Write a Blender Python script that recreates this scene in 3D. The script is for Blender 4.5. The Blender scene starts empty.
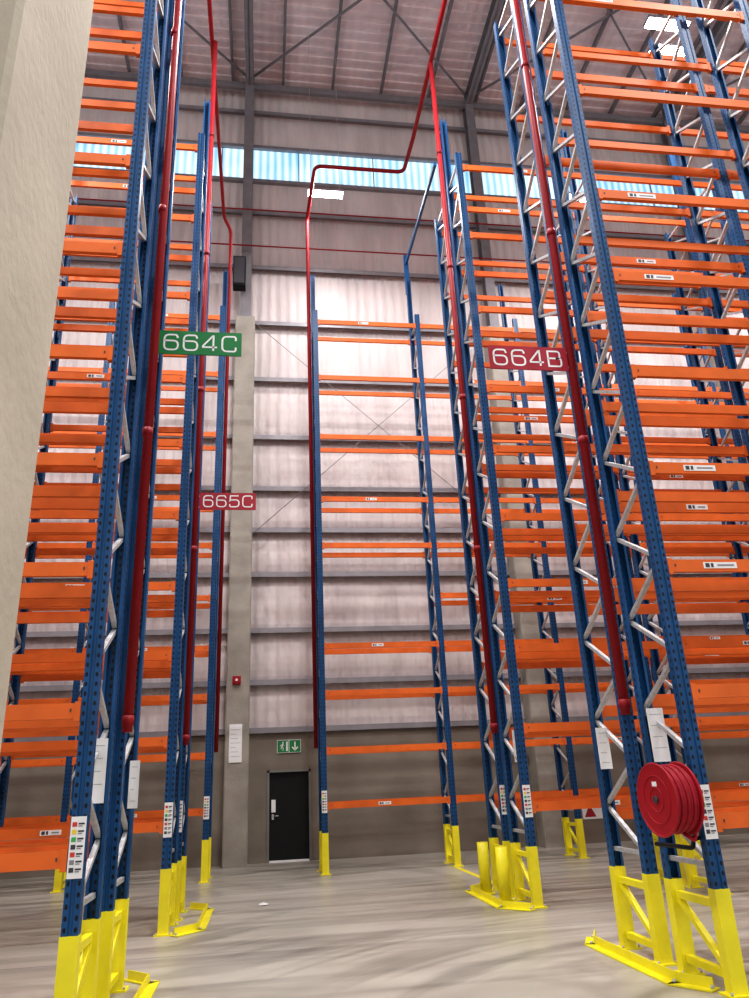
import bpy, math, random
from mathutils import Vector, Matrix
random.seed(7)
scene = bpy.context.scene
D = bpy.data

# ------------------------------------------------------------------ materials
def new_mat(name):
    m = D.materials.new(name); m.use_nodes = True
    nt = m.node_tree
    b = nt.nodes['Principled BSDF']
    return m, nt, b

def simple(name, col, rough=0.5, metal=0.0, noise=0.0, nscale=8.0, bump=0.0, bscale=40, spec=None):
    m, nt, b = new_mat(name)
    b.inputs['Roughness'].default_value = rough
    b.inputs['Metallic'].default_value = metal
    b.inputs['Base Color'].default_value = (*col, 1)
    if spec is not None: b.inputs['Specular IOR Level'].default_value = spec
    tc = nt.nodes.new('ShaderNodeTexCoord')
    if noise > 0:
        n = nt.nodes.new('ShaderNodeTexNoise'); n.inputs['Scale'].default_value = nscale
        n.inputs['Detail'].default_value = 6
        nt.links.new(tc.outputs['Object'], n.inputs['Vector'])
        r = nt.nodes.new('ShaderNodeValToRGB')
        r.color_ramp.elements[0].position = 0.3; r.color_ramp.elements[1].position = 0.7
        r.color_ramp.elements[0].color = (*[c*(1-noise) for c in col], 1)
        r.color_ramp.elements[1].color = (*[min(1, c*(1+noise)) for c in col], 1)
        nt.links.new(n.outputs['Fac'], r.inputs['Fac'])
        nt.links.new(r.outputs['Color'], b.inputs['Base Color'])
    if bump > 0:
        n2 = nt.nodes.new('ShaderNodeTexNoise'); n2.inputs['Scale'].default_value = bscale
        n2.inputs['Detail'].default_value = 5
        nt.links.new(tc.outputs['Object'], n2.inputs['Vector'])
        bp = nt.nodes.new('ShaderNodeBump'); bp.inputs['Strength'].default_value = bump
        bp.inputs['Distance'].default_value = 0.02
        nt.links.new(n2.outputs['Fac'], bp.inputs['Height'])
        nt.links.new(bp.outputs['Normal'], b.inputs['Normal'])
    return m

M = {}
M['orange'] = simple('orange_powder_coat', (0.70, 0.145, 0.022), 0.5, noise=0.12, nscale=3, spec=0.35)
M['yellow'] = simple('yellow_paint', (0.84, 0.75, 0.02), 0.42, noise=0.06, nscale=5)
M['galv'] = simple('galvanised_steel', (0.50, 0.51, 0.52), 0.45, metal=0.4, noise=0.15, nscale=20)
M['red'] = simple('red_pipe_paint', (0.28, 0.012, 0.018), 0.5, noise=0.08, nscale=5, spec=0.25)
M['redreel'] = simple('red_reel_paint', (0.36, 0.012, 0.024), 0.4, noise=0.06, nscale=5, spec=0.3)
M['redhose'] = simple('red_hose', (0.32, 0.010, 0.024), 0.5, noise=0.15, nscale=30, spec=0.3)
M['white'] = simple('white_sheet', (0.82, 0.83, 0.83), 0.5, noise=0.03)
M['black'] = simple('black_paint', (0.008, 0.009, 0.010), 0.55, noise=0.1, spec=0.3)
M['dark'] = simple('dark_print', (0.05, 0.05, 0.06), 0.5, noise=0.1)
M['green'] = simple('sign_green', (0.010, 0.20, 0.055), 0.4, noise=0.04)
M['signred'] = simple('sign_red', (0.36, 0.016, 0.035), 0.4, noise=0.04)
M['steelgrey'] = simple('grey_structural_steel', (0.21, 0.20, 0.215), 0.55, noise=0.12, nscale=4)
M['girt'] = simple('girt_steel', (0.27, 0.26, 0.28), 0.5, metal=0.2, noise=0.12, nscale=3)
M['lab_r'] = simple('label_red', (0.6, 0.05, 0.04), 0.5, noise=0.03)
M['lab_y'] = simple('label_yellow', (0.8, 0.6, 0.05), 0.5, noise=0.03)
M['lab_g'] = simple('label_green', (0.05, 0.4, 0.1), 0.5, noise=0.03)
M['doorframe'] = simple('door_frame_grey', (0.20, 0.20, 0.19), 0.5, noise=0.05)
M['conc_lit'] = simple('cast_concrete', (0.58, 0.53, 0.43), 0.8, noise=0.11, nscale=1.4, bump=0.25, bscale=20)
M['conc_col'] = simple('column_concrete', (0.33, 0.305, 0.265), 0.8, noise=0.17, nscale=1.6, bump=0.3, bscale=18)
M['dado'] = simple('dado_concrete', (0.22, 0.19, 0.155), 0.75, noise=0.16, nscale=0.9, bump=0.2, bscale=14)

# blue upright with perforations (uv: u across face in m, v = height in m)
def blue_mat():
    m, nt, b = new_mat('blue_perforated_upright')
    b.inputs['Roughness'].default_value = 0.42
    b.inputs['Specular IOR Level'].default_value = 0.35
    uv = nt.nodes.new('ShaderNodeUVMap')
    sep = nt.nodes.new('ShaderNodeSeparateXYZ'); nt.links.new(uv.outputs['UV'], sep.inputs[0])
    def math_(op, a, bb=None, v2=None):
        n = nt.nodes.new('ShaderNodeMath'); n.operation = op
        if isinstance(a, (int, float)): n.inputs[0].default_value = a
        else: nt.links.new(a, n.inputs[0])
        if bb is not None:
            if isinstance(bb, (int, float)): n.inputs[1].default_value = bb
            else: nt.links.new(bb, n.inputs[1])
        return n.outputs[0]
    v = math_('FRACT', math_('DIVIDE', sep.outputs['Y'], 0.075))
    v = math_('MULTIPLY', math_('SUBTRACT', v, 0.5), 0.075*0.62)
    d = math_('SQRT', math_('ADD', math_('MULTIPLY', v, v), math_('MULTIPLY', sep.outputs['X'], sep.outputs['X'])))
    hole = math_('LESS_THAN', d, 0.0115)
    mix = nt.nodes.new('ShaderNodeMix'); mix.data_type = 'RGBA'
    nt.links.new(hole, mix.inputs[0])
    n = nt.nodes.new('ShaderNodeTexNoise'); n.inputs['Scale'].default_value = 3
    tc = nt.nodes.new('ShaderNodeTexCoord'); nt.links.new(tc.outputs['Object'], n.inputs['Vector'])
    r = nt.nodes.new('ShaderNodeValToRGB')
    r.color_ramp.elements[0].position = 0.3; r.color_ramp.elements[1].position = 0.7
    r.color_ramp.elements[0].color = (0.007, 0.060, 0.165, 1)
    r.color_ramp.elements[1].color = (0.011, 0.083, 0.225, 1)
    nt.links.new(n.outputs['Fac'], r.inputs['Fac'])
    nt.links.new(r.outputs['Color'], mix.inputs[6])
    mix.inputs[7].default_value = (0.002, 0.004, 0.012, 1)
    nt.links.new(mix.outputs[2], b.inputs['Base Color'])
    return m
M['blue'] = blue_mat()

def cladding_mat(name, c0, c1, rough, strength=0.55):
    m, nt, b = new_mat(name)
    b.inputs['Roughness'].default_value = rough
    b.inputs['Specular IOR Level'].default_value = 0.35
    tc = nt.nodes.new('ShaderNodeTexCoord')
    mp = nt.nodes.new('ShaderNodeMapping'); mp.inputs['Scale'].default_value = (1.0, 1.0, 0.22)
    nt.links.new(tc.outputs['Object'], mp.inputs['Vector'])
    n = nt.nodes.new('ShaderNodeTexNoise'); n.inputs['Scale'].default_value = 1.6; n.inputs['Detail'].default_value = 5
    nt.links.new(mp.outputs[0], n.inputs['Vector'])
    r = nt.nodes.new('ShaderNodeValToRGB')
    r.color_ramp.elements[0].position = 0.32; r.color_ramp.elements[1].position = 0.68
    r.color_ramp.elements[0].color = (*c0, 1); r.color_ramp.elements[1].color = (*c1, 1)
    nt.links.new(n.outputs['Fac'], r.inputs['Fac'])
    nt.links.new(r.outputs['Color'], b.inputs['Base Color'])
    w = nt.nodes.new('ShaderNodeTexWave'); w.wave_type = 'BANDS'; w.bands_direction = 'X'
    w.inputs['Scale'].default_value = 1.1; w.inputs['Distortion'].default_value = 1.2; w.inputs['Detail'].default_value = 2
    nt.links.new(tc.outputs['Object'], w.inputs['Vector'])
    n2 = nt.nodes.new('ShaderNodeTexNoise'); n2.inputs['Scale'].default_value = 9; n2.inputs['Detail'].default_value = 3
    nt.links.new(mp.outputs[0], n2.inputs['Vector'])
    add = nt.nodes.new('ShaderNodeMath'); add.operation = 'ADD'
    nt.links.new(w.outputs['Fac'], add.inputs[0]); nt.links.new(n2.outputs['Fac'], add.inputs[1])
    bp = nt.nodes.new('ShaderNodeBump'); bp.inputs['Strength'].default_value = strength; bp.inputs['Distance'].default_value = 0.05
    nt.links.new(add.outputs[0], bp.inputs['Height'])
    nt.links.new(bp.outputs['Normal'], b.inputs['Normal'])
    return m
M['clad'] = cladding_mat('white_insulation_cladding', (0.59, 0.525, 0.52), (0.72, 0.655, 0.645), 0.5, 0.6)
M['roofsheet'] = cladding_mat('roof_sheeting', (0.72, 0.61, 0.635), (0.84, 0.73, 0.75), 0.5, 0.3)

# window strip: ribbed sheet, daylight through it painted in as banded emission
def window_mat():
    m, nt, b = new_mat('daylight_emission_sheet')
    tc = nt.nodes.new('ShaderNodeTexCoord')
    w = nt.nodes.new('ShaderNodeTexWave'); w.bands_direction = 'X'; w.inputs['Scale'].default_value = 1.3
    w.inputs['Distortion'].default_value = 0.6; w.inputs['Detail'].default_value = 1
    nt.links.new(tc.outputs['Object'], w.inputs['Vector'])
    n = nt.nodes.new('ShaderNodeTexNoise'); n.inputs['Scale'].default_value = 0.45
    nt.links.new(tc.outputs['Object'], n.inputs['Vector'])
    mu = nt.nodes.new('ShaderNodeMix'); mu.data_type = 'FLOAT'; mu.inputs[0].default_value = 0.3
    nt.links.new(n.outputs['Fac'], mu.inputs[2]); nt.links.new(w.outputs['Fac'], mu.inputs[3])
    r = nt.nodes.new('ShaderNodeValToRGB')
    r.color_ramp.elements[0].position = 0.25
    r.color_ramp.elements[0].color = (0.19, 0.46, 0.74, 1); r.color_ramp.elements[1].color = (0.74, 0.92, 1, 1)
    r.color_ramp.elements[1].position = 0.66
    nt.links.new(mu.outputs[0], r.inputs['Fac'])
    b.inputs['Base Color'].default_value = (0.05, 0.1, 0.15, 1)
    nt.links.new(r.outputs['Color'], b.inputs['Emission Color'])
    b.inputs['Emission Strength'].default_value = 1.15
    return m
M['window'] = window_mat()

def lamp_mat():
    m, nt, b = new_mat('led_lens')
    b.inputs['Emission Color'].default_value = (1, 0.97, 0.98, 1)
    b.inputs['Emission Strength'].default_value = 30
    return m
M['led'] = lamp_mat()

def floor_mat():
    m, nt, b = new_mat('polished_concrete_floor')
    L = nt.links
    tc = nt.nodes.new('ShaderNodeTexCoord')
    n = nt.nodes.new('ShaderNodeTexNoise'); n.inputs['Scale'].default_value = 0.55; n.inputs['Detail'].default_value = 8
    L.new(tc.outputs['Object'], n.inputs['Vector'])
    r = nt.nodes.new('ShaderNodeValToRGB')
    r.color_ramp.elements[0].position = 0.3; r.color_ramp.elements[1].position = 0.7
    r.color_ramp.elements[0].color = (0.375, 0.35, 0.30, 1); r.color_ramp.elements[1].color = (0.465, 0.44, 0.385, 1)
    L.new(n.outputs['Fac'], r.inputs['Fac'])
    # tyre streaks, stretched along the aisles
    mp = nt.nodes.new('ShaderNodeMapping'); mp.inputs['Scale'].default_value = (0.10, 2.6, 1); mp.inputs['Rotation'].default_value = (0, 0, 0.05)
    L.new(tc.outputs['Object'], mp.inputs['Vector'])
    n2 = nt.nodes.new('ShaderNodeTexNoise'); n2.inputs['Scale'].default_value = 1.2; n2.inputs['Detail'].default_value = 6; n2.inputs['Distortion'].default_value = 0.3
    L.new(mp.outputs[0], n2.inputs['Vector'])
    r2 = nt.nodes.new('ShaderNodeValToRGB')
    r2.color_ramp.elements[0].position = 0.32; r2.color_ramp.elements[1].position = 0.52
    r2.color_ramp.elements[0].color = (0.70, 0.69, 0.70, 1); r2.color_ramp.elements[1].color = (1, 1, 1, 1)
    L.new(n2.outputs['Fac'], r2.inputs['Fac'])
    # turning arcs left by truck tyres: rings about points in the cross aisle
    def arcs(cx, cy, scale, dark):
        mpa = nt.nodes.new('ShaderNodeMapping'); mpa.inputs['Location'].default_value = (-cx, -cy, 0)
        L.new(tc.outputs['Object'], mpa.inputs['Vector'])
        ln = nt.nodes.new('ShaderNodeVectorMath'); ln.operation = 'LENGTH'; L.new(mpa.outputs[0], ln.inputs[0])
        cb = nt.nodes.new('ShaderNodeCombineXYZ'); L.new(ln.outputs['Value'], cb.inputs[0])
        na = nt.nodes.new('ShaderNodeTexNoise'); na.inputs['Scale'].default_value = scale; na.inputs['Detail'].default_value = 5
        L.new(cb.outputs[0], na.inputs['Vector'])
        nb = nt.nodes.new('ShaderNodeTexNoise'); nb.inputs['Scale'].default_value = 0.35
        L.new(mpa.outputs[0], nb.inputs['Vector'])
        mm = nt.nodes.new('ShaderNodeMath'); mm.operation = 'ADD'; L.new(na.outputs['Fac'], mm.inputs[0])
        sb = nt.nodes.new('ShaderNodeMath'); sb.operation = 'MULTIPLY_ADD'; sb.inputs[1].default_value = 0.9; sb.inputs[2].default_value = -0.45
        L.new(nb.outputs['Fac'], sb.inputs[0]); L.new(sb.outputs[0], mm.inputs[1])
        ra = nt.nodes.new('ShaderNodeValToRGB')
        ra.color_ramp.elements[0].position = 0.33; ra.color_ramp.elements[1].position = 0.45
        ra.color_ramp.elements[0].color = (dark, dark, dark, 1); ra.color_ramp.elements[1].color = (1, 1, 1, 1)
        L.new(mm.outputs[0], ra.inputs['Fac'])
        return ra.outputs['Color']
    cur = r.outputs['Color']
    for src in (r2.outputs['Color'], arcs(4.6, 4.4, 2.4, 0.66), arcs(-2.5, 14.3, 1.8, 0.78)):
        mx = nt.nodes.new('ShaderNodeMix'); mx.data_type = 'RGBA'; mx.blend_type = 'MULTIPLY'; mx.inputs[0].default_value = 1
        L.new(cur, mx.inputs[6]); L.new(src, mx.inputs[7]); cur = mx.outputs[2]
    L.new(cur, b.inputs['Base Color'])
    b.inputs['Specular IOR Level'].default_value = 0.4
    rr = nt.nodes.new('ShaderNodeMapRange'); rr.inputs['To Min'].default_value = 0.26; rr.inputs['To Max'].default_value = 0.42
    L.new(n.outputs['Fac'], rr.inputs['Value']); L.new(rr.outputs[0], b.inputs['Roughness'])
    return m
M['floor'] = floor_mat()

# ------------------------------------------------------------------ mesh builder
class MB:
    def __init__(s):
        s.v = []; s.f = []; s.m = []; s.sm = []; s.uv = []; s.mats = []
    def mi(s, k):
        if k not in s.mats: s.mats.append(k)
        return s.mats.index(k)
    def face(s, idx, mat, smooth=False, uv=None):
        s.f.append(tuple(idx)); s.m.append(s.mi(mat)); s.sm.append(smooth)
        s.uv.append(uv if uv else [(0.5, 0.5)]*len(idx))
    def box(s, x0, x1, y0, y1, z0, z1, mat):
        b = len(s.v)
        s.v += [(x0,y0,z0),(x1,y0,z0),(x1,y1,z0),(x0,y1,z0),(x0,y0,z1),(x1,y0,z1),(x1,y1,z1),(x0,y1,z1)]
        for q in ((3,2,1,0),(4,5,6,7),(0,1,5,4),(1,2,6,5),(2,3,7,6),(3,0,4,7)):
            s.face([b+i for i in q], mat)
    def bar(s, p, q, w, h, mat, up=(0,0,1)):
        p = Vector(p); q = Vector(q); d = (q-p).normalized()
        u = Vector(up)
        if abs(d.dot(u)) > 0.98: u = Vector((0,1,0))
        a = d.cross(u).normalized()*w/2; c = a.cross(d).normalized()*h/2
        b = len(s.v)
        for o in (p, q):
            for sa, sc in ((-1,-1),(1,-1),(1,1),(-1,1)):
                s.v.append(tuple(o+a*sa+c*sc))
        for f in ((3,2,1,0),(4,5,6,7),(0,1,5,4),(1,2,6,5),(2,3,7,6),(3,0,4,7)):
            s.face([b+i for i in f], mat)
    def prism_z(s, poly, z0, z1, mat):      # poly CCW list of (x,y)
        n = len(poly); b = len(s.v)
        s.v += [(x,y,z0) for x,y in poly] + [(x,y,z1) for x,y in poly]
        for i in range(n):
            j = (i+1) % n
            L = math.hypot(poly[j][0]-poly[i][0], poly[j][1]-poly[i][1])/2
            uv = [(-L,z0),(L,z0),(L,z1),(-L,z1)] if L > 0.015 else None
            s.face([b+i, b+j, b+n+j, b+n+i], mat, uv=uv)
        s.face([b+i for i in reversed(range(n))], mat); s.face([b+n+i for i in range(n)], mat)
    def prism_x(s, poly, x0, x1, mat):      # poly list of (y,z)
        n = len(poly); b = len(s.v)
        s.v += [(x0,y,z) for y,z in poly] + [(x1,y,z) for y,z in poly]
        for i in range(n):
            j = (i+1) % n
            s.face([b+i, b+j, b+n+j, b+n+i], mat)
        s.face([b+i for i in reversed(range(n))], mat); s.face([b+n+i for i in range(n)], mat)
    def ribbon(s, pts, w, y, mat):          # flat stroke in the XZ plane, facing -Y
        P = [Vector((p[0], p[1])) for p in pts]; b = len(s.v); N = len(P)
        for i, p in enumerate(P):
            if i == 0: t = (P[1]-P[0]).normalized(); k = 1
            elif i == N-1: t = (P[-1]-P[-2]).normalized(); k = 1
            else:
                t1 = (p-P[i-1]).normalized(); t2 = (P[i+1]-p).normalized()
                t = (t1+t2).normalized(); k = 1/max(0.35, t.dot(t1))
            nn = Vector((-t.y, t.x))*w/2*k
            s.v += [(p.x+nn.x, y, p.y+nn.y), (p.x-nn.x, y, p.y-nn.y)]
        for i in range(N-1):
            s.face([b+2*i, b+2*i+1, b+2*i+3, b+2*i+2], mat)
    def sweep(s, pts, r, mat, n=12, closed=False):
        pts = [Vector(p) for p in pts]; N = len(pts); b = len(s.v)
        ref = None
        for i, p in enumerate(pts):
            if closed: t = (pts[(i+1)%N]-pts[i-1]).normalized()
            elif i == 0: t = (pts[1]-pts[0]).normalized()
            elif i == N-1: t = (pts[-1]-pts[-2]).normalized()
            else: t = ((pts[i+1]-p).normalized()+(p-pts[i-1]).normalized()).normalized()
            if ref is None:
                ref = Vector((1,0,0)) if abs(t.x) < 0.9 else Vector((0,1,0))
            a = (ref - t*ref.dot(t)).normalized(); ref = a
            c = t.cross(a)
            for k in range(n):
                th = 2*math.pi*k/n
                s.v.append(tuple(p + a*math.cos(th)*r + c*math.sin(th)*r))
        for i in range(N if closed else N-1):
            i2 = (i+1) % N
            for k in range(n):
                k2 = (k+1) % n
                s.face([b+i*n+k, b+i*n+k2, b+i2*n+k2, b+i2*n+k], mat, True)
        if not closed:
            s.face([b+k for k in reversed(range(n))], mat)
            s.face([b+(N-1)*n+k for k in range(n)], mat)
    def cyl(s, p, q, r, mat, n=16):
        s.sweep([p, q], r, mat, n)
    def obj(s, name, parent=None, loc=None, rot=None):
        me = D.meshes.new(name+'_mesh'); me.from_pydata(s.v, [], s.f)
        for k in s.mats: me.materials.append(M[k])
        me.polygons.foreach_set('material_index', s.m)
        me.polygons.foreach_set('use_smooth', s.sm)
        ul = me.uv_layers.new(name='UVMap')
        flat = [c for f in s.uv for p in f for c in p]
        ul.data.foreach_set('uv', flat)
        me.update()
        o = D.objects.new(name, me); scene.collection.objects.link(o)
        if loc: o.location = loc
        if rot: o.rotation_euler = rot
        if parent: o.parent = parent
        return o

def fillet(pts, r, k=5):
    pts = [Vector(p) for p in pts]; out = [pts[0]]
    for i in range(1, len(pts)-1):
        p, a, c = pts[i], pts[i-1], pts[i+1]
        da = (a-p); dc = (c-p); rr = min(r, da.length*0.45, dc.length*0.45)
        A = p+da.normalized()*rr; C = p+dc.normalized()*rr
        for j in range(k+1):
            t = j/k
            out.append(A*(1-t)**2 + p*2*t*(1-t) + C*t*t)
    out.append(pts[-1]); return out

def empty(name, loc=(0,0,0)):
    e = D.objects.new(name, None); e.location = loc; scene.collection.objects.link(e); return e

# ------------------------------------------------------------------ building shell
WY = 19.4           # inner face of back wall
XL, XR = -24, 40
YF = -16
ROOF = 24.3

f = MB(); f.box(XL, XR, YF, WY+0.4, -0.2, 0.0, 'floor'); f.obj('floor')
# expansion joints cut in the slab
j = MB()
for yy in (9.6, 14.3):
    j.box(XL, XR, yy-0.004, yy+0.004, 0.0, 0.0012, 'girt')
j.obj('floor_joint')

girts = [2.95, 4.1, 5.4, 6.87, 8.1, 9.3, 10.85, 12.7, 14.6, 16.6, 18.7, 20.1]
DX0, DX1, DZ = 0.10, 1.14, 2.02
w = MB()
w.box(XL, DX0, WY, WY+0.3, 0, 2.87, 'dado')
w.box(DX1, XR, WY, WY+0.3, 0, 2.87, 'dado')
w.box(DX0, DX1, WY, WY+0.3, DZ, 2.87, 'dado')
# bulging cladding between girts
def clad(z0, z1):
    prof = []
    K = 8
    for i in range(K+1):
        t = i/K
        prof.append((WY+0.14-0.09*math.sin(math.pi*t)**0.7*(1.25-0.5*t), z0+(z1-z0)*t))
    poly = prof + [(WY+0.3, z1), (WY+0.3, z0)]
    w.prism_x(poly, XL, XR, 'clad')
zz = [2.87]+girts[1:]
for a, b_ in zip(zz[:-1], zz[1:]): clad(a, b_)
clad(21.5, 22.9); clad(22.9, ROOF+0.5)
w.obj('wall_back')

win = MB()
win.box(XL, XR, WY+0.12, WY+0.16, 20.1, 21.5, 'window')
x = XL
while x < XR:
    win.box(x, x+0.03, WY+0.08, WY+0.12, 20.1, 21.5, 'girt'); x += 2.5
win.box(XL, XR, WY, WY+0.14, 20.02, 20.14, 'girt')
win.box(XL, XR, WY, WY+0.14, 21.44, 21.56, 'girt')
win.obj('window_1')

g = MB()
for z in girts[:-1]+[22.9]:
    g.prism_x([(WY-0.1,z-0.07),(WY-0.08,z-0.07),(WY-0.08,z+0.045),(WY+0.13,z+0.045),(WY+0.13,z+0.06),(WY-0.1,z+0.06)], XL, XR, 'girt')
g.obj('trim_1')

cols_x = [-15.6, -8.1, -0.62, 6.95, 14.4, 21.9, 29.4]
for cx in cols_x:
    c = MB()
    hw = 0.28
    ch = 0.03
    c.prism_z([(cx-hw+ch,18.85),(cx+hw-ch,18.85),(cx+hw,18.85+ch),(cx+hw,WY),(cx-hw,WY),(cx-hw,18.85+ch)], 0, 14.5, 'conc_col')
    c.obj('concrete_column')
    s_ = MB()
    s_.box(cx-0.15, cx+0.15, 18.95, 18.98, 14.5, ROOF-0.2, 'steelgrey')
    s_.box(cx-0.15, cx+0.15, 19.27, 19.30, 14.5, ROOF-0.2, 'steelgrey')
    s_.box(cx-0.01, cx+0.01, 18.98, 19.27, 14.5, ROOF-0.2, 'steelgrey')
    s_.box(cx-0.24, cx+0.24, 18.88, 19.38, 14.5, 14.54, 'steelgrey')
    # rafter running over the hall
    s_.box(cx-0.13, cx+0.13, YF, 19.0, ROOF-0.62, ROOF-0.60, 'steelgrey')
    s_.box(cx-0.13, cx+0.13, YF, 19.0, ROOF-0.22, ROOF-0.20, 'steelgrey')
    s_.box(cx-0.01, cx+0.01, YF, 19.0, ROOF-0.62, ROOF-0.20, 'steelgrey')
    s_.obj('steel_portal_frame')

# near concrete column at the camera's left
c = MB(); ch = 0.02
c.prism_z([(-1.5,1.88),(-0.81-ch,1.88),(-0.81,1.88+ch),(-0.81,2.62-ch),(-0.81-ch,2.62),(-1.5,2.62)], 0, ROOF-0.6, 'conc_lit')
c.obj('concrete_column')

r_ = MB()
# ribbed roof sheeting (ribs run across)
y = YF; poly = []
while y < WY+0.4:
    poly += [(y, ROOF+0.04), (y+0.16, ROOF+0.04), (y+0.19, ROOF+0.0), (y+0.30, ROOF+0.0), (y+0.33, ROOF+0.04)]
    y += 0.34
poly += [(WY+0.4, ROOF+0.12), (YF, ROOF+0.12)]
r_.prism_x(poly, XL, XR, 'roofsheet')
r_.obj('ceiling')
p = MB()
x = XL+0.7
while x < XR:
    p.box(x-0.04, x+0.04, YF, WY, ROOF-0.2, ROOF-0.01, 'steelgrey'); x += 1.7
p.box(XL, XR, 19.0, 19.12, ROOF-0.7, ROOF-0.45, 'steelgrey')
p.box(XL, XR, 12.0, 12.12, ROOF-0.7, ROOF-0.45, 'steelgrey')
for a, b_ in zip(cols_x[:-1], cols_x[1:]):
    p.bar((a, 19.0, ROOF-0.3), (b_, 12.0, ROOF-0.3), 0.06, 0.06, 'steelgrey')
    p.bar((b_, 19.0, ROOF-0.3), (a, 12.0, ROOF-0.3), 0.06, 0.06, 'steelgrey')
p.obj('roof_purlins')
# tension rod bracing on the back wall
m = MB()
for a, b_ in ((cols_x[2], cols_x[3]),):
    m.cyl((a, 18.95, 14.6), (b_, 18.95, 7.6), 0.010, 'girt', 8)
    m.cyl((b_, 18.95, 14.6), (a, 18.95, 7.6), 0.010, 'girt', 8)
m.obj('wall_bracing_rods')

# ------------------------------------------------------------------ door, signs on wall
d = MB()
d.box(DX0+0.05, DX1-0.05, WY+0.06, WY+0.11, 0.03, DZ-0.05, 'black')
d.box(DX0, DX0+0.05, WY-0.03, WY+0.12, 0, DZ, 'doorframe')
d.box(DX1-0.05, DX1, WY-0.03, WY+0.12, 0, DZ, 'doorframe')
d.box(DX0, DX1, WY-0.03, WY+0.12, DZ-0.05, DZ, 'doorframe')
d.box(DX0+0.06, DX1-0.06, WY-0.02, WY+0.1, 0.0, 0.04, 'white')
d.box(DX0+0.10, DX0+0.2, WY+0.045, WY+0.06, 1.08, 1.36, 'white')     # notice by handle
d.box(DX0+0.11, DX0+0.16, WY+0.02, WY+0.06, 0.92, 1.04, 'galv')
d.cyl((DX0+0.14, WY+0.01, 1.0), (DX0+0.27, WY+0.01, 1.0), 0.011, 'galv', 10)
d.cyl((DX0+0.145, WY+0.06, 1.0), (DX0+0.145, WY+0.01, 1.0), 0.011, 'galv', 10)
d.obj('door_1')

def exit_sign(cx, cz, y):
    m = MB(); W, H = 0.29, 0.15
    m.box(cx-W, cx+W, y-0.03, y, cz-H, cz+H, 'white')
    m.box(cx-W+0.012, cx-0.008, y-0.034, y-0.03, cz-H+0.012, cz+H-0.012, 'green')
    m.box(cx+0.008, cx+W-0.012, y-0.034, y-0.03, cz-H+0.012, cz+H-0.012, 'green')
    yy = y-0.036
    # running figure
    fx = cx-0.155
    m.cyl((fx+0.01, yy+0.001, cz+0.085), (fx+0.01, yy, cz+0.085), 0.02, 'white', 16)
    def limb(a, b_, wd): m.bar((fx+a[0], yy, cz+a[1]), (fx+b_[0], yy, cz+b_[1]), 0.002, wd, 'white', up=(1,0,0.3))
    limb((0.0,0.062),(-0.02,-0.015),0.034)
    limb((0.0,0.055),(-0.045,0.04),0.014); limb((-0.045,0.04),(-0.06,0.0),0.014)
    limb((0.0,0.055),(0.035,0.015),0.014); limb((0.035,0.015),(0.065,0.03),0.014)
    limb((-0.02,-0.01),(0.02,-0.045),0.018); limb((0.02,-0.045),(0.005,-0.1),0.016)
    limb((-0.02,-0.01),(-0.04,-0.06),0.018); limb((-0.04,-0.06),(-0.09,-0.075),0.016)
    # doorway on figure panel
    m.box(cx-0.07, cx-0.03, yy, yy+0.002, cz-0.11, cz+0.11, 'white')
    # down arrow
    ax = cx+0.145
    m.box(ax-0.016, ax+0.016, yy, yy+0.002, cz-0.05, cz+0.1, 'white')
    m.bar((ax-0.07, yy, cz-0.02), (ax+0.006, yy, cz-0.1), 0.002, 0.03, 'white', up=(1,0,0.2))
    m.bar((ax+0.07, yy, cz-0.02), (ax-0.006, yy, cz-0.1), 0.002, 0.03, 'white', up=(1,0,0.2))
    return m.obj('emergency_exit_sign')
exit_sign(0.62, 2.56, WY)

m = MB()   # fire point sign, far right
m.box(7.9, 8.75, WY-0.02, WY, 0.55, 0.95, 'white')
m.box(8.42, 8.72, WY-0.024, WY-0.02, 0.58, 0.92, 'signred')
b = len(m.v); m.v += [(7.95,WY-0.024,0.6),(8.25,WY-0.024,0.6),(8.1,WY-0.024,0.9)]; m.face([b,b+1,b+2],'signred')
m.obj('fire_point_sign')

m = MB()   # notice + alarm on concrete column
m.box(-0.80, -0.50, 18.83, 18.85, 2.22, 3.08, 'white')
for k in range(7):
    m.box(-0.77, -0.54-0.05*(k%3), 18.827, 18.83, 2.35+k*0.1, 2.362+k*0.1, 'galv')
m.obj('wall_notice')
m = MB()
m.box(-0.75, -0.55, 18.8, 18.85, 4.0, 4.2, 'redreel')
m.cyl((-0.65,18.8,4.1),(-0.65,18.72,4.1),0.085,'redreel',20)
m.cyl((-0.65,18.72,4.1),(-0.65,18.70,4.1),0.03,'white',16)
m.obj('fire_alarm_sounder')
m = MB()
m.box(-0.98,-0.62,18.45,18.78,15.3,16.3,'black')
m.box(-0.95,-0.65,18.43,18.45,15.35,16.25,'dark')
m.bar((-0.8,18.78,15.8),(-0.7,18.95,15.8),0.05,0.05,'steelgrey')
m.obj('loudspeaker_box')

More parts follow.
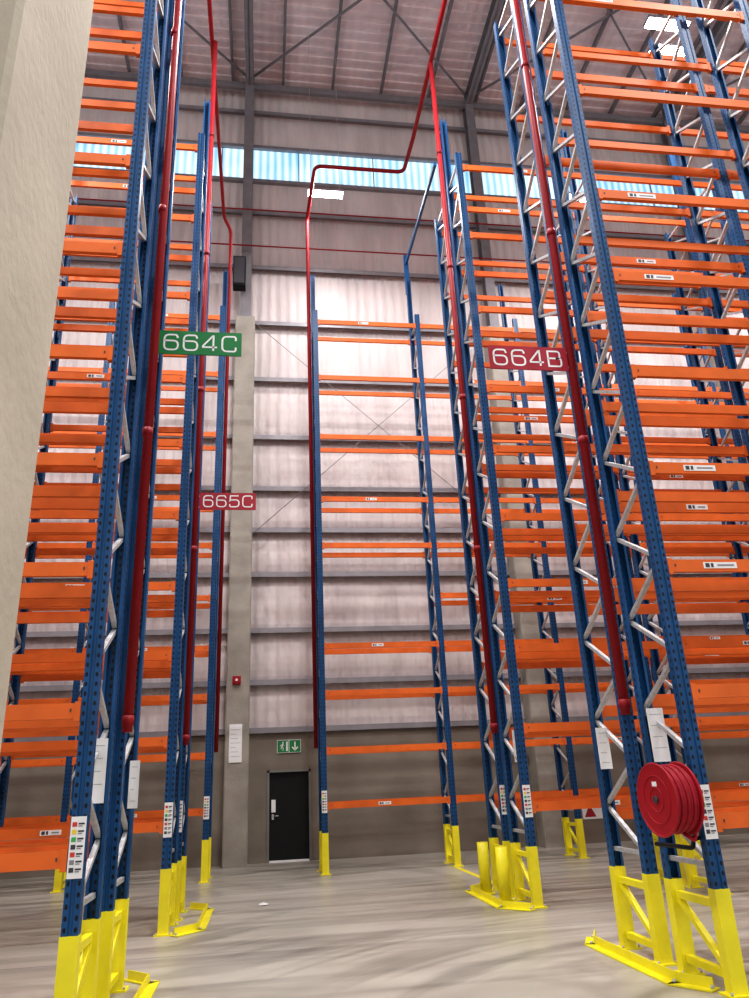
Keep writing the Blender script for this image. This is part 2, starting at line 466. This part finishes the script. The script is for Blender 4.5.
# ------------------------------------------------------------------ pallet racks
LEV = [1.25, 2.31, 3.46, 4.46, 5.55, 6.74, 7.87, 9.47, 11.09, 12.70]
FD = 0.82     # frame depth
Z0 = 0.72
def upright(mb, x, y, z1, s):       # s=+1: open side towards +Y (front post), -1 mirrored
    P = [(-.06,0),(-.018,0),(-.012,.012),(.012,.012),(.018,0),(.06,0),(.06,.088),(.035,.088),(.035,.082),(.054,.082),(.054,.016),(-.054,.016),(-.054,.082),(-.035,.082),(-.035,.088),(-.06,.088)]
    poly = [(x+a, y+s*b) for a, b in P]
    if s < 0: poly = poly[::-1]
    mb.prism_z(poly, Z0, z1, 'blue')
    # yellow foot + base plate
    y0, y1 = sorted((y-s*0.008, y+s*0.096))
    mb.box(x-0.066, x+0.066, y0, y1, 0.015, Z0+0.03, 'yellow')
    mb.box(x-0.11, x+0.11, y0-0.04, y1+0.04, 0.0, 0.016, 'yellow')
    for bx in (-0.085, 0.085):
        mb.cyl((x+bx, y0-0.015, 0.016), (x+bx, y0-0.015, 0.04), 0.012, 'galv', 6)

def frame(mb, x, y, front_h, back_h, foot_brace=False):
    upright(mb, x, y, front_h, +1)
    upright(mb, x, y+FD, back_h, -1)
    a, b = y+0.05, y+FD-0.05
    z = 0.92; k = 0; top = min(front_h, back_h)-0.15
    mb.box(x-0.02, x+0.02, a, b, z-0.02, z+0.02, 'galv')
    while z+0.42 < top:
        p, q = ((x, a, z), (x, b, z+0.40)) if k % 2 == 0 else ((x, b, z), (x, a, z+0.40))
        mb.bar(p, q, 0.042, 0.036, 'galv')
        z += 0.44; k += 1
    mb.box(x-0.02, x+0.02, a, b, top-0.02, top+0.02, 'galv')
    if foot_brace:
        mb.box(x-0.03, x+0.03, a+0.05, b-0.05, 0.10, 0.16, 'yellow')
        mb.box(x-0.03, x+0.03, a+0.05, b-0.05, 0.60, 0.66, 'yellow')
        mb.bar((x, a+0.05, 0.16), (x, b-0.05, 0.60), 0.05, 0.05, 'yellow')

def sticker(mb, x, y, z, s=1.0, w=0.34):
    mb.box(x, x+w, y-0.004*s, y, z+0.03, z+0.09, 'white') if s > 0 else None
    mb.box(x+0.02, x+0.06, y-0.006, y-0.004, z+0.04, z+0.08, 'dark')
    mb.box(x+0.075, x+0.10, y-0.006, y-0.004, z+0.04, z+0.08, 'dark')
    mb.box(x+0.14, x+w-0.03, y-0.006, y-0.004, z+0.052, z+0.068, 'girt')

def beam(mb, x0, x1, y, z, s):      # y is outer face; s=+1 body goes to +Y
    H = 0.118
    prof = [(y,z),(y+s*.048,z),(y+s*.048,z+H-.03),(y+s*.03,z+H-.03),(y+s*.03,z+H),(y,z+H)]
    mb.prism_x(prof, x0+0.065, x1-0.065, 'orange')
    for xe in (x0+0.062, x1-0.107):
        ya, yb = sorted((y-s*0.005, y+s*0.052))
        mb.box(xe, xe+0.045, ya, yb, z-0.022, z+H+0.012, 'orange')
    yy = y - s*0.004
    ya, yb = sorted((y, yy))
    mb.box(x0+0.13, x0+0.142, ya, yb, z+0.05, z+0.075, 'dark')
    mb.box(x1-0.142, x1-0.13, ya, yb, z+0.05, z+0.075, 'dark')

def load_label(mb, x, y, z, w=0.11, h=0.42):
    mb.box(x-w/2, x+w/2, y-0.006, y-0.001, z, z+h, 'white')
    cols = ['lab_r','lab_y','lab_g','dark','lab_r','girt','dark']
    for k in range(7):
        zz_ = z+h-0.05-k*(h-0.06)/7
        mb.box(x-w/2+0.012, x-w/2+0.045, y-0.008, y-0.006, zz_-0.02, zz_+0.012, cols[k])
        mb.box(x-w/2+0.055, x+w/2-0.012, y-0.008, y-0.006, zz_-0.006, zz_+0.006, 'dark')
        mb.box(x-w/2+0.055, x+w/2-0.025, y-0.008, y-0.006, zz_-0.02, zz_-0.012, 'girt')

def rack(xs, y, kind, levels=LEV, skip=(), near=False, label=True):
    """kind 'F' = front row of a pair (inner posts at the rear), 'B' = rear row"""
    mb = MB()
    fh, bh = (13.05, 14.7) if kind == 'F' else (14.7, 13.05)
    for x in xs:
        frame(mb, x, y, fh, bh, foot_brace=True)
    lo = sorted(xs)
    for i in range(len(lo)-1):
        for li, z in enumerate(levels):
            if (i, li) in skip: continue
            beam(mb, lo[i], lo[i+1], y, z-0.06, +1)
            beam(mb, lo[i], lo[i+1], y+FD, z-0.06, -1)
            if near and li % 3 != 1:
                sticker(mb, lo[i]+0.42, y, z-0.06)
            elif (i+li) % 3 == 0:
                sticker(mb, lo[i]+1.1, y, z-0.06, w=0.26)
    ex = lo[-1] if lo[0] < -3 else lo[0]
    if label: load_label(mb, ex, y, 1.12)
    return mb.obj('pallet_rack')

BP = 2.68
R1, R1b = 6.35, 7.47
R2, R2b = 10.9, 12.0
R3 = 16.3
def left_xs(e, n): return [e-BP*i for i in range(n)]
def right_xs(e, n): return [e+BP*i for i in range(n)]
rack(left_xs(-1.36, 5), R1, 'F', near=True)
rack(left_xs(-1.32, 5), R1b, 'B', label=False)
rack(left_xs(-1.22, 5), R2, 'F')
rack(left_xs(-1.20, 5), R2b, 'B')
rack(left_xs(-1.10, 5), R3, 'F')
rack(right_xs(3.68, 6), R1, 'F', near=True)
rack(right_xs(3.66, 6), R1b, 'B', label=False)
rack(right_xs(3.66, 7), R2, 'F')
rack(right_xs(3.66, 7), R2b, 'B')
rack([1.23+2.66*i for i in range(9)], R3, 'F', skip={(0,4)})
# blue tie between rack tops
m = MB(); m.bar((3.72, 12.75, 14.6), (3.88, 17.1, 15.3), 0.06, 0.10, 'blue')
m.box(3.83, 3.95, 17.14, 17.22, 14.3, 15.6, 'blue'); m.obj('rack_top_tie')

# notice plates hung on rack ends
def plate(x, y, z, w=0.13, h=0.5):
    m = MB()
    m.box(x-w/2, x+w/2, y-0.012, y, z, z+h, 'white')
    for k in range(4):
        m.box(x-w/2+0.02, x+w/2-0.02-0.01*(k%3), y-0.013, y-0.012, z+h-0.06-k*0.1, z+h-0.053-k*0.1, 'galv')
    m.obj('load_notice_plate')
plate(-1.36+0.02, R1-0.02+0.45, 1.62); plate(-1.2, R1b+0.3, 1.55, 0.09, 0.42)
plate(3.60, R1b+0.55, 1.7, 0.13, 0.42); plate(3.66, R1+0.02+0.55, 1.74, 0.16, 0.48)
plate(3.70, R2+0.3, 1.85, 0.13, 0.45)

# yellow kick rails around rack ends
def kick_rail(pts):
    m = MB()
    P = [Vector(q) for q in pts]
    for a, b_ in zip(P[:-1], P[1:]):
        dd = (b_-a).normalized()
        m.bar(a-dd*0.03, b_+dd*0.03, 0.14, 0.012, 'yellow')
        nrm = Vector((-dd.y, dd.x, 0))*0.03
        m.bar(a+nrm+Vector((0,0,0.04)), b_+nrm+Vector((0,0,0.04)), 0.012, 0.08, 'yellow')
    for q in P:
        m.cyl(q, q+Vector((0,0,0.03)), 0.016, 'galv', 6)
    m.obj('floor_guard_rail')
z_ = 0.008
kick_rail([(3.52,8.8,z_),(3.38,8.5,z_),(3.40,6.85,z_),(3.58,6.58,z_)])
kick_rail([(-1.25,6.1,z_),(-1.02,6.4,z_),(-1.02,8.4,z_),(-1.25,8.65,z_)])
kick_rail([(3.50,13.05,z_),(3.20,12.8,z_),(3.20,11.1,z_),(3.50,10.75,z_)])
kick_rail([(-1.05,10.8,z_),(-0.78,11.1,z_),(-0.78,12.8,z_),(-1.05,13.05,z_)])
def bollard(x, y, r=0.085, h=0.72):
    m = MB(); m.cyl((x,y,0.015),(x,y,h),r,'yellow',24); m.cyl((x,y,0),(x,y,0.016),r+0.05,'yellow',24)
    m.obj('yellow_bollard')
bollard(3.39, 11.5); bollard(3.38, 12.45)
m = MB(); m.box(3.78,3.88,12.95,16.2,0.0,0.002,'yellow'); m.obj('floor_line_marking')
# scrap of crumpled paper on the floor
m = MB()
b = len(m.v); random.seed(3)
ring_n = 7
PX, PY = 0.02, 12.9
m.v.append((PX,PY,0.04))
for k in range(ring_n):
    th = 2*math.pi*k/ring_n; rr = 0.07+random.random()*0.04
    m.v.append((PX+rr*math.cos(th), PY+rr*math.sin(th), 0.003+random.random()*0.02))
for k in range(ring_n): m.face([b, b+1+k, b+1+(k+1)%ring_n], 'white')
m.obj('paper_scrap')

# ------------------------------------------------------------------ sprinkler pipes
def pipe_obj(paths, clamps=()):
    m = MB()
    for pts, r in paths:
        m.sweep(fillet(pts, 0.2), r, 'red', 14)
    for (x, y, z, r) in clamps:
        m.cyl((x, y, z-0.045), (x, y, z+0.045), r+0.008, 'red', 14)
    m.obj('sprinkler_pipe')
ZM = 16.6
def cl(x, y, r, z0, z1): return [(x, y, z, r) for z in [z0+i*2.9 for i in range(int((z1-z0)/2.9)+1)]]
pipe_obj([([(-12,5.2,ZM),(-1.20,5.2,ZM),(-1.20,17.25,ZM),(-1.0,17.25,ZM-0.4),(-1.0,17.25,2.4)],0.045),
          ([(-1.20,7.33,ZM),(-1.22,7.33,2.2)],0.048),
          ([(-1.13,11.86,ZM),(-1.13,11.86,2.3)],0.048)],
         cl(-1.22,7.33,0.046,2.3,16)+cl(-1.13,11.86,0.048,2.4,16))
pipe_obj([([(3.57,-10,ZM),(3.57,14.0,ZM),(3.57,15.3,ZM+0.2),(1.22,15.3,ZM+0.2),(1.12,17.25,ZM+0.2),(1.14,17.25,2.4)],0.05),
          ([(3.57,7.32,ZM),(3.57,7.32,2.2)],0.05),
          ([(3.57,11.86,ZM),(3.57,11.86,2.3)],0.05)],
         cl(3.57,7.32,0.05,2.3,16)+cl(3.57,11.86,0.05,2.4,16))
pipe_obj([([(-14,18.7,16.9),(30,18.7,16.9)],0.022), ([(-14,18.75,18.3),(30,18.75,18.3)],0.022)])

# ------------------------------------------------------------------ aisle signs
# glyph strokes: list of (x, y, corner_radius)
R_ = 0.06; S_ = 0.001
GL = {
 '6': [[(0.97,0.78,R_),(0.90,1.0,R_),(0.0,1.0,R_),(0.0,0.0,R_),(1.0,0.0,R_),(1.0,0.60,R_),(0.0,0.60,0)]],
 '5': [[(0.95,1.0,0),(0.06,1.0,S_),(0.02,0.56,S_),(0.12,0.62,R_),(1.0,0.64,R_),(1.0,0.0,R_),(0.0,0.0,R_),(0.0,0.24,0)]],
 '4': [[(0.76,0.0,0),(0.76,1.0,S_),(0.70,1.0,S_),(0.0,0.32,S_),(0.0,0.24,S_),(1.04,0.24,0)]],
 'C': [[(1.0,0.72,0),(1.0,1.0,R_),(0.0,1.0,R_),(0.0,0.0,R_),(1.0,0.0,R_),(1.0,0.28,0)]],
 'B': [[(0.0,0.53,0),(0.93,0.53,0.035),(0.93,1.0,0.035),(0.0,1.0,S_),(0.0,0.0,S_),(1.0,0.0,0.035),(1.0,0.53,0.035),(0.6,0.53,0)]],
}
def aisle_sign(txt, x0, x1, y, zc, mat, post_x):
    e = empty('aisle_sign', ((x0+x1)/2, y, zc))
    W = (x1-x0)/2; H = 0.155
    m = MB(); m.box(-W, W, -0.008, 0.008, -H, H, mat)
    for sz in (-0.1, 0.1):
        m.box(min(post_x-(x0+x1)/2, 0), max(post_x-(x0+x1)/2, 0), 0.008, 0.03, sz-0.012, sz+0.012, 'galv')
    m.obj('board', parent=e)
    m = MB(); gw, gh, gap, st = 0.155, 0.20, 0.065, 0.022
    tw = 4*gw+3*gap
    for i, chh in enumerate(txt):
        ox = -tw/2+i*(gw+gap)-(0.012 if post_x > 0 else 0)
        for stroke in GL[chh]:
            pts = [Vector((ox+a*gw, -gh/2+b2*gh)) for a, b2, _ in stroke]
            out = [pts[0]]
            for q in range(1, len(pts)-1):
                pp, a, c2 = pts[q], pts[q-1], pts[q+1]
                da, dc = a-pp, c2-pp
                rr = min(stroke[q][2], da.length*0.48, dc.length*0.48)
                A = pp+da.normalized()*rr; C = pp+dc.normalized()*rr
                if rr < 0.002: out.append(pp); continue
                for jj in range(7):
                    t = jj/6; out.append(A*(1-t)**2+pp*2*t*(1-t)+C*t*t)
            out.append(pts[-1])
            m.ribbon(out, st, -0.0095, 'white')
    m.obj('lettering', parent=e)
aisle_sign('664C', -1.24, -0.29, 7.75, 6.56, 'green', -1.30)
aisle_sign('664B', 2.56, 3.51, 7.30, 6.24, 'signred', 3.62)
aisle_sign('665C', -1.11, -0.16, 12.3, 6.29, 'signred', -1.2)

# ------------------------------------------------------------------ fire hose reel
e = empty('fire_hose_reel', (3.40, 6.42, 1.44))
e.rotation_euler = (0, 0, math.radians(6)); e.scale = (0.93, 0.93, 0.95)
m = MB()
def disc(mb, x0, x1, r, mat, n=40): mb.cyl((x0,0,0),(x1,0,0),r,mat,n)
disc(m, -0.13, -0.115, 0.30, 'redreel'); disc(m, 0.115, 0.13, 0.30, 'redreel')
def ring(mb, x, R, r, mat, n=48, k=8):
    mb.sweep([(x, R*math.cos(2*math.pi*i/n), R*math.sin(2*math.pi*i/n)) for i in range(n)], r, mat, k, closed=True)
ring(m, -0.125, 0.30, 0.011, 'redreel'); ring(m, 0.125, 0.30, 0.011, 'redreel')
ring(m, -0.132, 0.20, 0.005, 'redreel'); ring(m, -0.132, 0.10, 0.006, 'redreel')
disc(m, -0.15, -0.13, 0.03, 'dark', 20); disc(m, -0.115, 0.115, 0.13, 'redreel', 24)
m.box(-0.133,-0.13,-0.035,0.035,0.11,0.15,'white')
m.obj('drum', parent=e)
m = MB()
for kx in range(7):
    x = -0.093+kx*0.031
    ring(m, x, 0.245-0.008*(kx % 2), 0.0165, 'redhose', 40, 8)
    ring(m, x+0.005, 0.275-0.010*((kx+1) % 2), 0.0165, 'redhose', 40, 8)
m.sweep(fillet([(0.05,-0.05,-0.28),(0.1,-0.12,-0.34),(0.14,-0.1,-0.30),(0.16,-0.08,-0.18)],0.05), 0.016, 'redhose', 8)
m.obj('hose', parent=e)
m = MB()
m.bar((0.13,0,0),(0.30,0.03,0),0.05,0.05,'redreel')
m.bar((0.28,0.03,-0.35),(0.28,0.03,0.2),0.05,0.03,'galv')
m.cyl((0.13,0,0),(0.2,0,0),0.035,'galv',16)
m.sweep(fillet([(0.2,0,0),(0.24,0.1,0),(0.24,0.1,-0.42),(0.24,0.7,-0.42)],0.06),0.02,'black',10)
m.bar((0.1,-0.1,-0.33),(0.28,0.03,-0.33),0.02,0.03,'black')
m.obj('swing_bracket', parent=e)

# ------------------------------------------------------------------ high bay lights
def light(x, y, z, power=470):
    e = empty('high_bay_light', (x, y, z))
    m = MB()
    m.box(-0.50,0.50,-0.14,0.14,0.0,0.07,'girt')
    for k in range(9):
        m.box(-0.44+k*0.1,-0.42+k*0.1,-0.12,0.12,0.07,0.12,'girt')
    m.box(-0.48,0.48,-0.12,-0.012,-0.02,0.0,'led'); m.box(-0.48,0.48,0.012,0.12,-0.02,0.0,'led')
    for sx in (-0.4,0.4):
        m.cyl((sx,0,0.07),(sx,0,ROOF-z-0.1),0.006,'galv',6)
    m.obj('housing', parent=e)
    l = D.lights.new('lamp','AREA'); l.shape='RECTANGLE'; l.size=0.95; l.size_y=0.24; l.energy=power; l.color=(1,0.97,0.96)
    o = D.objects.new('lamp', l); scene.collection.objects.link(o); o.parent=e; o.location=(0,0,-0.04)
    l.spread = math.radians(175)
for (x,y) in [(1.6,16.6),(8.95,16.1),(16.4,16.4),(-5.9,14.4)]: light(x, y, 17.1, 220)
for (x,y) in [(1.5,9.6),(8.75,10.8),(9.15,11.4),(16.4,9.6),(-5.9,9.6),(1.5,2.5),(8.9,2.5),(-5.9,3.0)]:
    light(x, y, 17.1, 330 if 8 < x < 10 and y > 5 else 650)

# ------------------------------------------------------------------ world
wd = D.worlds.new('World'); scene.world = wd; wd.use_nodes = True
bg = wd.node_tree.nodes['Background']; bg.inputs[0].default_value = (0.985, 0.975, 0.99, 1); bg.inputs[1].default_value = 0.86

# ------------------------------------------------------------------ camera
cam = D.cameras.new('Camera'); co = D.objects.new('Camera', cam); scene.collection.objects.link(co)
cam.sensor_fit = 'VERTICAL'; cam.sensor_height = 36; cam.lens = 750/998*36
cam.clip_end = 300
Xc = Vector((0.98958,-0.00776,-0.14412)); Zc = Vector((-0.04368,0.93563,-0.35034))
Xc.normalize(); Yc = Zc.cross(Xc).normalized(); Zc = Xc.cross(Yc)
R = Matrix((Xc, Yc, Zc)).to_4x4()
co.matrix_world = Matrix.Translation((0,0,1.7)) @ R
scene.camera = co
scene.view_settings.view_transform = 'Standard'
try:
    scene.view_settings.look = 'Medium High Contrast'
except Exception as ex:
    print('look', ex)
